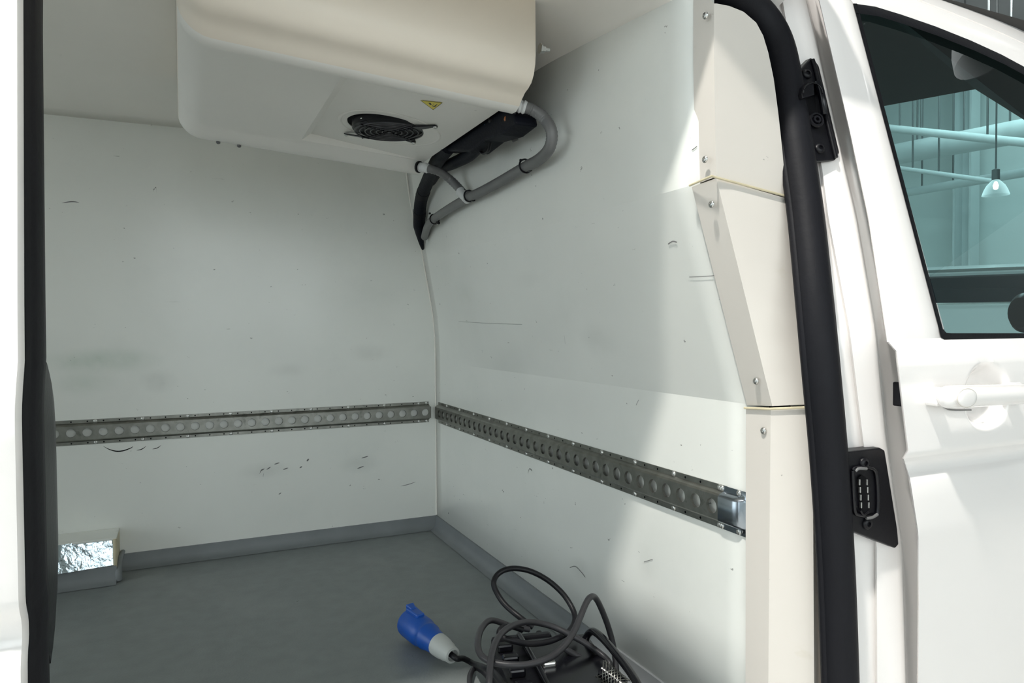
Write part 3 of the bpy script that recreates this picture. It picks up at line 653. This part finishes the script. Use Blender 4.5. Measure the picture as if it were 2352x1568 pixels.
for a, b in ((1852, 171), (1881, 342)): screw(on(a, b, .024), (-.2, -.95, .25), LB, SCREWB)
# contact plate, lower
CP = plate('contact_plate', [(1938, 1038), (2022, 1028), (2033, 1034), (2062, 1215), (2065, 1250), (2057, 1259), (1950, 1217)], .022, .022, 'black_plastic', van)
CP['label'] = 'black electrical contact plate low on the door pillar'
fr_ = [on(1958, 1080, .020), on(1968, 1073, .020), on(2004, 1076, .020), on(2014, 1100, .020), on(2016, 1165, .020), on(2008, 1184, .020), on(1972, 1182, .020), on(1962, 1165, .020), on(1958, 1080, .020)]
tube('connector_frame', fr_, .0028, 'black_gloss', CP, n=8, sub=4)
plate('connector_slot', [(1972, 1097), (1980, 1090), (1990, 1097), (1997, 1172), (1988, 1180), (1978, 1172)], .019, .003, 'dark_hole', CP, 0)
for k in range(4):
    for s in (0, 1):
        a, b = 1973.5+s*17+k*1.3, 1107+k*17.5; q = on(a, b, .0185)
        box('contact_pin', q, (.0022, .003, .0085), 'zinc', CP, bevel=.0005)
tube('slot_lip', [on(1976, 1172, .0185), on(1984, 1182, .018), on(1995, 1174, .0185)], .002, 'black_gloss', CP, n=8)
tube('moulded_lip', [on(1965, 1082, .018), on(1972, 1076, .017), on(1990, 1076, .018)], .0022, 'hose_grey', CP, n=8)
tube('moulded_lip', [on(1990, 1190, .018), on(2003, 1188, .017), on(2015, 1181, .018)], .0022, 'hose_grey', CP, n=8)
for a, b in ((1983, 1063), (1990, 1202)): screw(on(a, b, .022), (-.1, -1, 0), CP, SCREWB)

# front door: lower skin with waist ledge, handle bowl and moulding groove
FD = empty('front_door'); FD.parent = van
prof = [(.6775, .0015), (.675, -.0005), (.671, -.003), (.660, -.012), (.648, -.019), (.640, -.0215), (.625, -.022), (.60, -.022), (.56, -.022), (.535, -.022), (.519, -.022), (.514, -.021), (.509, -.017), (.503, -.010), (.497, -.007), (.489, -.007), (.484, -.010), (.479, -.015), (.472, -.018), (.45, -.021), (.412, -.0225), (.404, -.0222), (.396, -.0212), (.30, -.011), (.15, .005), (.0, .020), (-.12, .030)]
zz = []
for (z0, o0), (z1, o1) in zip(prof, prof[1:]):
    n = max(1, int(round((z0-z1)/.0025))) if z0 < .645 and z1 > .515 else 1
    for k in range(n): zz.append((z0+(z1-z0)*k/n, o0+(o1-o0)*k/n))
zz.append(prof[-1])
edge_x = [(-.12, .938), (.35, .938), (.403, .936), (.48, .922), (.508, .920), (.522, .914), (.661, .893), (.675, .902), (.69, .904)]
def proj(p):
    d = p-CAM; q = d.dot(_f); return 1176+FPX*d.dot(_r)/q, 784-FPX*d.dot(_u)/q
dpx = [(2036, 780), (2040, 790), (2055, 806), (2082, 1035), (2071, 1053), (2086, 1099), (2105, 1224), (2107, 1305), (2105, 1568), (2103, 1800)]
def door_x(z, y):
    x = .93
    for _ in range(12): x = P(px_at(dpx, proj(V_((x, y, z)))[1]), proj(V_((x, y, z)))[1], y=y).x
    return x
BC = (1.093, .589)          # middle of the handle bowl
rows = []
for z, o in zz:
    x0 = door_x(z, .69+o)
    cols = [x0, x0+.004]+[x0+.01+(.99-x0)*k/6 for k in range(6)]+[1.0+.20*k/80 for k in range(81)]+[1.26, 1.4, 1.6, 1.85, 2.1]
    r_ = []
    for x in cols:
        q = ((x-BC[0])/.058)**2+((z-BC[1])/.056)**2
        dip = .026*sstep((1-sqrt(q))/.55) if q < 1 else 0
        r_.append(V_((x, .69+o+dip, z)))
    r_[0] = V_((door_x(z, .69+o+.005)+.0005, .69+o+.005, z))
    rows.append([V_((door_x(z, .69+o+.03)+.004, .69+o+.03, z))]+r_)
loft('door_skin', rows, 'van_paint', FD, smooth=38)
# upper frame
wl = lambda py: 1960+(py-10)*(202/765.)
rows = []
for k in range(27):
    py = -60+k*(845/26.); a = px_at(dedge, py) if py < 782 else 2036; b = wl(py)
    rows.append([S(a+1, py, .03), S(a, py, .004), S(a+2, py, .0005)]+[S(a+4+(b-a-4)*q, py, 0) for q in (.0, .33, .66, 1)]+[S(b+1, py, .012)])
loft('window_pillar', rows, 'van_paint', FD, smooth=40)
topw = [(1960, 8), (2010, 15), (2072, 34), (2150, 61), (2230, 93), (2300, 125), (2352, 153), (2430, 200), (2600, 320), (2800, 480)]
topf = [(1900, -60), (1990, -40), (2103, 0), (2190, 33), (2262, 62), (2316, 85), (2352, 102), (2440, 150), (2620, 262), (2830, 410)]
topr = [(1960, -110), (2060, -70), (2160, -10), (2240, 18), (2300, 42), (2340, 62), (2372, 80), (2470, 125), (2660, 230), (2880, 370)]
rows = []
for a, f_ in zip(topw, topf):
    p0, p1_ = S(*a), S(*f_); rows.append([p0+V_((0, .012, .001)), p0, p0.lerp(p1_, .5)+V_((0, -.003, 0)), p1_, p1_+V_((0, .012, .002))])
loft('window_header', rows, 'van_paint', FD, smooth=40)
rows = []
for a, f_ in zip(topf, topr):
    p0, p1_ = S(*a), S(f_[0], f_[1], .03); rows.append([p0+V_((0, .012, .001)), p0+V_((0, .004, .006)), p0.lerp(p1_, .4)+V_((0, .0, .006)), p1_, p1_+V_((0, .05, .008))])
loft('roof_edge', rows, 'van_paint', van, smooth=40)
# black window frame and glass
def strip(name, outer, inner, m, parent, o1=0., o2=0.):
    rows = [[S(*a, o1+.012), S(*a, o1-.001), S(*b, o2-.002), S(*b, o2+.008)] for a, b in zip(outer, inner)]
    return loft(name, rows, m, parent, smooth=45)
lo = [(wl(py), py) for py in range(8, 760, 30)]; li = [(wl(py)+9, py) for py in range(8, 760, 30)]
lo += [(2158, 762), (2162, 774), (2170, 781), (2184, 783), (2352, 782), (2800, 778)]
li += [(2168, 755), (2170, 760), (2174, 764), (2185, 765), (2352, 765), (2800, 762)]
WF = strip('window_frame', lo, li, 'black_plastic', FD)
WT = strip('window_weatherstrip', topw, [(a+6, b+22) for a, b in topw], 'black_plastic', FD)
gp = [(1966, 14), (2072, 44), (2150, 71), (2230, 103), (2300, 135), (2352, 163), (2430, 210), (2600, 330), (2800, 490), (2800, 766), (2352, 768), (2172, 768)]
gl_ = mk('window_glass', [S(a, b, .006) for a, b in gp[::-1]], [tuple(range(len(gp)))], 'tinted_glass', FD, fix=False); gl_['label'] = 'teal tinted cab window'
# handle
hz, hy = .597, .640
HB = FD
rows = []
for x, ry, rz in ((.9465, .002, .004), (.948, .008, .010), (.952, .012, .0140), (.959, .0145, .0158), (.974, .0155, .0162), (1.014, .016, .0160), (1.054, .0165, .0155), (1.104, .0165, .0155), (1.139, .0155, .015), (1.152, .012, .012), (1.157, .004, .006)):
    rows.append([V_((x, hy+ry*cos(a)*(1.0 if cos(a) < 0 else 1.0), hz-.004*(x-.95)/.2+rz*sin(a))) for a in [2*pi*k/20 for k in range(20)]])
hv = [v for r_ in rows for v in r_]; hf = grid_faces(len(rows), 20, True)+[tuple(range(20)), tuple(range(len(hv)-20, len(hv)))]
mk('door_handle', hv, hf, 'van_paint', HB, 60)
for x in (.962, 1.138): box('handle_mount', (x, .660, hz-.001), (.022, .022, .026), 'van_paint', HB, bevel=.004)
oc = P(2222, 914, y=hy-.0165); N = 28
rows = []
for q, d in ((1.0, .003), (.98, -.0015), (.86, -.0030), (.55, -.0036), (.01, -.0038)):
    rows.append([V_((oc.x+.0205*q*cos(2*pi*k/N), oc.y+d+.001, oc.z+.0125*q*sin(2*pi*k/N))) for k in range(N)])
loft('lock_cap', rows, 'van_paint', HB, smooth=50, close=True)
tube('lock_cap_rim', [V_((oc.x+.0208*cos(2*pi*k/24), oc.y+.0006, oc.z+.0128*sin(2*pi*k/24))) for k in range(25)], .0007, 'trim_cream', HB, n=6, sub=2)
tube('handle_gap_line', [P(a_, b_, y=.6665) for a_, b_ in ((2250, 888), (2190, 888), (2171, 893), (2163, 908), (2166, 928), (2182, 940), (2230, 941))], .0014, 'hose_grey', HB, n=6, sub=4)  # grey line added to darken the gap round the handle base
box('door_stop', P(2067, 905, y=.70), (.006, .02, .035), 'rubber', HB, bevel=.002)

# sliding door pushed back on the left
SD = empty('sliding_door'); SD.parent = van
rows = []
zlist = [1.26, 1.1, .95, .8, .72]+[z for z, o in prof]
plist = [(z, 0) for z in (1.26, 1.1, .95, .8, .72)]+[(z, o*.6) for z, o in prof]
def sdx(z): return interp([(.0, -.100), (.68, -.0995), (.95, -.108), (1.26, -.114)], z)
for z, o in plist:
    y = Yb(z)-.11+o; x1 = sdx(z)
    rows.append([V_((x1+.0005, y+.016, z)), V_((x1+.001, y+.006, z)), V_((x1-.002, y+.001, z)), V_((x1-.008, y, z)), V_((x1-.05, y, z)), V_((x1-.3, y, z)), V_((x1-1.1, y, z)), V_((x1-1.1, y+.09, z))])
loft('door_skin', rows, 'van_paint', SD, smooth=38)
rows = []
for z, o in plist:
    y = Yb(z)-.11; x1 = sdx(z); y += o
    rows.append([V_((x1-.004, y+.002, z)), V_((x1+.0015, y+.008, z)), V_((x1+.0015, y+.030, z)), V_((x1+.004, y+.034, z)), V_((x1+.006, y+.05, z)), V_((x1+.005, y+.066, z)), V_((x1-.002, y+.075, z)), V_((x1-.05, y+.076, z)), V_((x1-.9, y+.076, z))])
loft('leading_seal', rows, 'rubber', SD, smooth=50)
# rounded black inner trim that stands proud behind the seal
prof_b = [(.676, 0), (.672, .30), (.664, .55), (.653, .76), (.636, .91), (.615, .98), (.59, 1), (.55, 1), (.52, 1), (.495, .97), (.475, .86), (.458, .62), (.445, .30), (.437, 0)]
rows = []
for z, q in prof_b:
    y = .655; d = .078*q; x = -.098
    rows.append([V_((x-.03, y, z)), V_((x, y, z)), V_((x+.001, y+d*.5, z)), V_((x-.002, y+d*.9, z)), V_((x-.008, y+d, z)), V_((x-.04, y+d, z))])
it = loft('inner_trim', rows, 'black_plastic', SD, smooth=50); it['label'] = 'rounded black plastic trim behind the door edge'
# lower sill of the opening and body side below it
box('door_sill', (.30, .76, -.045), (1.25, .10, .07), 'van_paint', van, bevel=.01)
# rest of the shell: roof, far side and cab, so that the van reads from other positions
loft('roof_skin', [[(x, .93+(2.55-.93)*q, 1.345+.03*sin(pi*q)) for q in (0, .25, .5, .75, 1)] for x in (-1.75, -.5, .8, 1.25)], 'van_paint', van, smooth=40)
loft('side_skin', [[(x, YB+.16, z) for x in (-1.75, 0, 1.2)] for z in (-.15, .6, 1.36)], 'van_paint', van)
loft('side_skin', [[(x, Yb(z), z) for x in (-1.75, -.8, -.19)] for z in (-.15, .3, .68, 1.0, 1.3)], 'van_paint', van)
# cab interior seen through the glass
hl = [P(1930, 262, x=1.95), P(2240, 205, x=1.95), P(2420, 318, x=1.95)]
mk('headliner', [V_((1.0, .875, 1.30)), V_((1.95, .87, 1.30)), hl[2], hl[1], hl[0], V_((1.95, 2.45, 1.28)), V_((1.0, 2.45, 1.30))], [(0, 1, 2, 3), (0, 3, 4, 6), (4, 5, 6)], 'headliner', van, fix=False)
loft('cab_back_panel', [[(.97, y, z) for y in (.90, 1.6, 2.45)] for z in (-.1, .6, 1.3)], 'headliner', van)
dashp = P(2355, 775, x=1.75)
box('dashboard', (2.15, 1.6, .52), (.5, 1.6, .22), 'black_plastic', van, bevel=.05)
pod = P(2362, 718, x=1.80)
lathe('dashboard_pod', [(0, .0), (0, .035), (.01, .046), (.03, .05), (.06, .05), (.07, .04), (.07, 0)], pod+V_((-.02, .01, 0)), pod+V_((1, -.4, 0)), 'black_plastic', van, 24)

# ================================================================== POWER CABLE WITH BLUE PLUG
pc = tag(empty('power_cable'), 'black power cable with a blue plug lying on the grey floor', 'power cable')
a = P(940, 1428, z=.040); b = P(1036, 1502, z=.028)
ax = (b-a).normalized(); L = (b-a).length
u0 = L/.135
prf = [(.004, .020), (.004, .0265), (0, .028), (.0, .0305), (.006, .0315), (.045*u0, .0315), (.050*u0, .0300), (.058*u0, .0275), (.060*u0, .0285), (.066*u0, .0285), (.068*u0, .0265), (.095*u0, .0225), (.100*u0, .0215)]
pb = lathe('plug_body', prf, a, b, 'blue_plastic', pc, 28); pb['label'] = 'bright blue plastic plug body'
lathe('cable_gland', [(.093*u0, .0205), (.096*u0, .0235), (.112*u0, .0225), (.114*u0, .0210), (.124*u0, .0200), (.126*u0, .0185), (.140*u0, .0165), (.141*u0, .012), (.132*u0, .010)], a, b, 'gland_white', pc, 24)
s_ = ax.cross(V_((0, 0, 1))).normalized(); up_ = s_.cross(ax)
k1 = a+up_*.026+ax*.002
prism('plug_keyway', [k1-s_*.012, k1+s_*.012, k1+s_*.010+ax*.046, k1-s_*.010+ax*.046], up_*.011, 'blue_plastic', pc, .003)
prism('plug_lug', [k1-s_*.010+up_*.008-ax*.003, k1+s_*.010+up_*.008-ax*.003, k1+s_*.006+up_*.004+ax*.016, k1-s_*.006+up_*.004+ax*.016], up_*.009, 'blue_plastic', pc, .002)
for k in range(3): lathe('contact_pin', [(.004, .0035), (.022, .0035), (.024, .002)], a+s_*.012*cos(2.1*k)+up_*.012*sin(2.1*k), a+ax+s_*.012*cos(2.1*k)+up_*.012*sin(2.1*k), 'zinc', pc, 10)
cr = .0062
tube('cord', [b-ax*.01, b+ax*.02, P(1065, 1512, z=.018), P(1088, 1524, z=.012), P(1110, 1532, y=1.20), P(1135, 1545, y=1.14), P(1170, 1590, y=1.05)], cr*.95, 'cord_black', pc, n=10)
# coil of grey cord on the charger
cc = tag(empty('cord_coil'), 'dark grey cord coiled in a wide loop over the black charger', 'cord')
def py_(lst): return [P(a, b, y=y) for a, b, y in lst]
tube('cord', py_([(1122, 1600, .98), (1124, 1560, 1.00), (1128, 1510, 1.04), (1142, 1468, 1.09), (1170, 1440, 1.13), (1212, 1428, 1.16), (1262, 1436, 1.16), (1305, 1455, 1.14), (1350, 1480, 1.12), (1382, 1503, 1.10), (1400, 1522, 1.08), (1395, 1533, 1.08), (1370, 1526, 1.10), (1330, 1508, 1.12), (1295, 1488, 1.13)]), .0056, 'cord_grey', cc, n=10)
tube('cord', py_([(1215, 1445, 1.20), (1175, 1438, 1.20), (1130, 1424, 1.20), (1108, 1440, 1.17), (1098, 1470, 1.12), (1102, 1500, 1.08), (1125, 1518, 1.05), (1165, 1526, 1.03), (1215, 1525, 1.02), (1262, 1510, 1.02), (1295, 1484, 1.03), (1318, 1450, 1.05), (1332, 1418, 1.07), (1346, 1385, 1.09), (1356, 1371, 1.10), (1367, 1372, 1.11), (1380, 1395, 1.12), (1396, 1436, 1.13), (1408, 1480, 1.13), (1414, 1520, 1.12), (1417, 1570, 1.10)]), .0056, 'cord_grey', cc, n=10)
bl = tag(empty('cord_loop'), 'thin black cord standing up in an oval loop against the bulkhead', 'cord')
tube('cord', py_([(1225, 1440, 1.20), (1190, 1414, 1.22), (1160, 1388, 1.25), (1142, 1362, 1.27), (1134, 1340, 1.28), (1140, 1322, 1.29), (1158, 1309, 1.29), (1185, 1305, 1.29), (1220, 1312, 1.28), (1258, 1332, 1.27), (1290, 1360, 1.25), (1310, 1388, 1.23), (1320, 1412, 1.21), (1318, 1432, 1.19), (1306, 1450, 1.17), (1285, 1463, 1.15), (1255, 1474, 1.14), (1215, 1478, 1.13), (1175, 1470, 1.13), (1150, 1460, 1.14), (1150, 1445, 1.15), (1172, 1437, 1.16), (1200, 1446, 1.16)]), .0055, 'cord_black', bl, n=10)
gc = tag(empty('cord_loop'), 'pale lit grey cord loop lying on the floor left of the charger', 'cord')
tube('cord', [P(1085, 1600, z=.02), P(1079, 1572, z=.016), P(1080, 1550, z=.014), P(1090, 1534, z=.014), P(1104, 1538, z=.016), P(1122, 1556, z=.018), P(1136, 1590, z=.02)], .0055, 'cord_grey', gc, n=10)
# the charger: black moulded box with ribs, handles, clips
CH = tag(empty('battery_charger'), 'shiny black moulded charger box under the coiled cords by the bulkhead', 'charger box')
ang = radians(-12)
Rz = Matrix.Rotation(ang, 3, 'Z'); cbx = V_((.590, 1.055, 0))
def cb(x, y, z): return cbx+Rz @ V_((x, y, z))
def cbox(name, c, s, m='black_plastic', bev=.006): return box(name, cb(*c), s, m, CH, rot=ang, bevel=bev)
cbox('case', (0, 0, .043), (.20, .37, .084), 'black_plastic', .012)
cbox('lid', (.022, .0, .090), (.13, .33, .014), 'black_gloss', .006)
for k in range(7): cbox('cooling_rib', (-.078, -.15+k*.05, .092), (.030, .018, .016), 'black_gloss', .004)
cbox('end_block', (-.035, .192, .055), (.12, .022, .075), 'black_plastic', .006)
for k in range(3): cbox('end_fin', (-.075+k*.04, .208, .055), (.012, .014, .07), 'black_plastic', .004)
tube('carry_handle', [cb(.075, -.14, .09), cb(.085, -.11, .122), cb(.088, 0, .128), cb(.085, .11, .122), cb(.075, .14, .09)], .007, 'black_gloss', CH, n=12)
tube('side_bar', [cb(-.045, -.19, .10), cb(-.045, 0, .108), cb(-.043, .18, .10)], .005, 'black_gloss', CH, n=10)
for x, y in ((-.02, .05), (-.01, -.05)): cbox('latch', (x, y, .101), (.024, .016, .010), 'zinc', .003)
screw(cb(.0, -.085, .097), (0, 0, 1), CH, name='lid_screw')
# braided sleeve at the near right corner
br = tag(empty('braided_sleeve'), 'silvery braided sleeve on the near corner of the charger', 'cable sleeve')
s0, s1 = P(1378, 1535, y=1.02), P(1435, 1580, y=.98)
ab = (s1-s0); L = ab.length; t_ = ab.normalized(); n1 = t_.orthogonal().normalized(); n2 = t_.cross(n1)
lathe('core', [(0, .004), (.004, .012), (L-.004, .014), (L, .005)], s0, s1, 'black_gloss', br, 14)
for k in range(7):
    for sg in (1, -1):
        pts = [s0+t_*(L*q/10)+(n1*cos(sg*q*.55+k*.63)+n2*sin(sg*q*.55+k*.63))*(.0145+.002*random.random()) for q in range(11)]
        vs, fs = tube_data(pts, .0006, 5); mk('strand', vs, fs, 'galv', br, 60)

# ================================================================== THE HALL
HX0, HX1, HY0, HY1, HZ0, HZ1 = -8, 11, -7, 11, -.55, 4.95
def quadw(name, ps, m, label, cat): return struct(mk(name, ps, [(0, 1, 2, 3)], m, fix=False), label, cat)
quadw('floor_hall', [(HX0, HY0, HZ0), (HX1, HY0, HZ0), (HX1, HY1, HZ0), (HX0, HY1, HZ0)], 'hall_floor', 'pale smooth floor of the vehicle hall', 'floor')
quadw('ceiling_hall', [(HX0, HY0, HZ1), (HX1, HY0, HZ1), (HX1, HY1, HZ1), (HX0, HY1, HZ1)], 'hall_ceiling', 'dark grey ceiling of the vehicle hall', 'ceiling')
quadw('wall_hall_front', [(HX1, HY0, HZ0), (HX1, HY1, HZ0), (HX1, HY1, HZ1), (HX1, HY0, HZ1)], 'hall_wall', 'pale hall wall seen through the cab window', 'wall')
quadw('wall_hall_far', [(HX0, HY1, HZ0), (HX1, HY1, HZ0), (HX1, HY1, HZ1), (HX0, HY1, HZ1)], 'hall_wall', 'pale hall wall beyond the van', 'wall')
quadw('wall_hall_rear', [(HX0, HY0, HZ0), (HX0, HY1, HZ0), (HX0, HY1, HZ1), (HX0, HY0, HZ1)], 'hall_wall', 'pale hall wall behind the van', 'wall')
quadw('wall_hall_near', [(HX0, HY0, HZ0), (HX1, HY0, HZ0), (HX1, HY0, HZ1), (HX0, HY0, HZ1)], 'hall_wall', 'pale hall wall behind the photographer', 'wall')
for k in range(6):
    x = -6.5+k*2.0
    wdw = struct(box('window_%d' % (k+1), (x, HY0+.03, 2.1), (1.85, .03, 3.5), 'window_panel', bevel=.005), 'bright glazed bay in the hall wall', 'window')
    for q in (-1, 0, 1): box('glazing_bar', (x, HY0+.06, 2.1+q*1.16), (1.9, .05, .06), 'hall_dark', wdw, bevel=.005)
for k in range(4):
    y = -2.0+k*2.3
    wdw = struct(box('window_%d' % (k+7), (HX0+.03, y, 1.9), (.03, 2.1, 4.0), 'window_panel', bevel=.005), 'bright glazed bay in the end wall of the hall', 'window')
    for q in (-1, 0, 1): box('glazing_bar', (HX0+.06, y, 1.9+q*1.3), (.05, 2.2, .06), 'hall_dark', wdw, bevel=.005)
# column, ducts and pipes seen through the cab window
cA = P(2228, 520, x=10.7)
col_ = tag(empty('steel_column'), 'pale steel column against the hall wall, seen through the cab window', 'column')
boxes('shaft', [((cA.x, cA.y, 2.2), (.05, .24, 5.4)), ((cA.x-.1, cA.y-.12, 2.2), (.2, .03, 5.4)), ((cA.x-.1, cA.y+.12, 2.2), (.2, .03, 5.4))], 'hall_steel', col_)
box('base_plate', (cA.x-.05, cA.y, HZ0+.02), (.4, .45, .03), 'hall_dark', col_)
def hang(pts_px, x, r, m, nm, label, cat, drops=()):
    e = tag(empty(nm), label, cat)
    ps = [P(a, b, x=x) for a, b in pts_px]; d = (ps[-1]-ps[0]); ps = [ps[0]-d*.8]+ps+[ps[-1]+d*1.2]
    tube('run', ps, r, m, e, n=14, sub=2)
    for q in drops:
        p = ps[1]+d*q; tube('hanger', [p, V_((p.x, p.y, HZ1))], .012, 'hall_dark', e, n=6, sub=1)
hang([(2070, 352), (2352, 300)], 9.4, .15, 'hall_steel', 'air_duct', 'thick round air duct under the hall ceiling, through the cab window', 'duct', (.15, .55, .9))
hang([(2055, 296), (2330, 325)], 8.8, .05, 'hall_steel', 'cable_tray', 'thin cable tray sloping across the view through the cab window', 'cable tray', (.05, .25, .8))
hang([(2095, 440), (2352, 396)], 9.8, .06, 'hall_steel', 'pipe_run', 'lower white pipe across the hall wall, through the cab window', 'pipe', (.1, .4))
hang([(2080, 388), (2165, 400)], 9.0, .03, 'hall_steel', 'conduit', 'short thin conduit left of the column, through the cab window', 'conduit', (.2, .9))
# pendant lamps
def pendant(loc, label, s=1., light=0):
    e = tag(empty('pendant_lamp'), label, 'lamp', 'high bay pendant lamps'); p = V_(loc)
    lathe('ballast_housing', [(0, .03*s), (.0, .07*s), (.20*s, .07*s), (.22*s, .03*s)], p+V_((0, 0, .16*s)), p+V_((0, 0, 9)), 'hall_dark', e, 16)
    rows = []
    for z, r in ((.16, .06), (.12, .10), (.05, .16), (-.04, .205), (-.12, .23), (-.14, .235)):
        rows.append([p+V_((r*s*cos(2*pi*k/28), r*s*sin(2*pi*k/28), z*s)) for k in range(28)])
    loft('glass_shade', rows[::-1], 'glow_glass', e, smooth=60, close=True)
    lathe('bulb', [(0, .005), (.01, .04*s), (.08*s, .05*s), (.14*s, .03*s), (.16*s, .02*s)], p+V_((0, 0, -.03*s)), p+V_((0, 0, 9)), 'lamp_glow', e, 16)
    tube('suspension', [p+V_((0, 0, .36*s)), V_((p.x, p.y, HZ1))], .008, 'hall_dark', e, n=6, sub=1)
pendant(P(2287, 432, x=7.6), 'bell shaped glass pendant lamp low in the cab window view', .52)
pendant(KEY, 'bell shaped glass pendant lamp hanging over the photographer')
def mirror_spot(px, py, dist):
    q = S(px, py, .006); n = V_((0, -1, .282)).normalized(); d = ray(px, py).normalized(); r = d-2*d.dot(n)*n; return q+r*dist
pendant(mirror_spot(2243, 100, 5.4), 'bell shaped glass pendant lamp whose reflection shows at the top of the window')
# a parked pale car beyond the van nose
base = P(2175, 741, x=4.5); dirv = V_((.56, -.83, 0)).normalized(); nv = V_((.83, .56, 0)).normalized()
car = tag(empty('parked_car'), 'pale parked car with dark side glass, seen low through the cab window', 'car')
def cpt(s, d, z): return base+dirv*s+nv*d+V_((0, 0, z-base.z))
zr_, zg, zw = P(2175, 614, x=4.5).z, P(2175, 632, x=4.5).z, P(2175, 697, x=4.5).z
def carloft(nm, prof, m, s0=-2.2, s1=2.2): return loft(nm, [[cpt(s, d, z) for d, z in prof] for s in (s0, s0*.5, 0, s1*.5, s1)], m, car, smooth=40)
carloft('roof', [(.28, zr_-.02), (.20, zr_), (.35, zr_+.03), (.9, zr_+.05), (1.5, zr_+.02)], 'car_silver', -1.6, 1.9)
carloft('roof_bar', [(.20, zr_-.02), (.19, zr_-.03), (.20, zr_-.045)], 'car_silver', -1.6, 1.9)
carloft('side_glass', [(.20, zr_-.045), (.12, (zr_+zw)/2), (.04, zw)], 'car_glass', -1.6, 1.9)
carloft('window_chrome', [(.03, zw+.006), (.02, zw), (.03, zw-.008)], 'zinc', -1.7, 2.0)
carloft('body_side', [(.03, zw-.008), (.0, zw-.04), (-.02, zw-.20), (-.04, zw-.22), (-.03, zw-.5), (.02, zw-.95), (.15, zw-1.02)], 'car_silver')
carloft('far_side', [(1.5, zr_+.02), (1.65, zw), (1.7, zw-.95)], 'car_silver')
for s in (-1.35, 1.35):
    lathe('wheel', [(0, .05), (0, .2), (.02, .22), (.02, .32), (.18, .32), (.2, .2)], cpt(s, -.02, HZ0+.32), cpt(s, 1, HZ0+.32), 'rubber', car, 24)
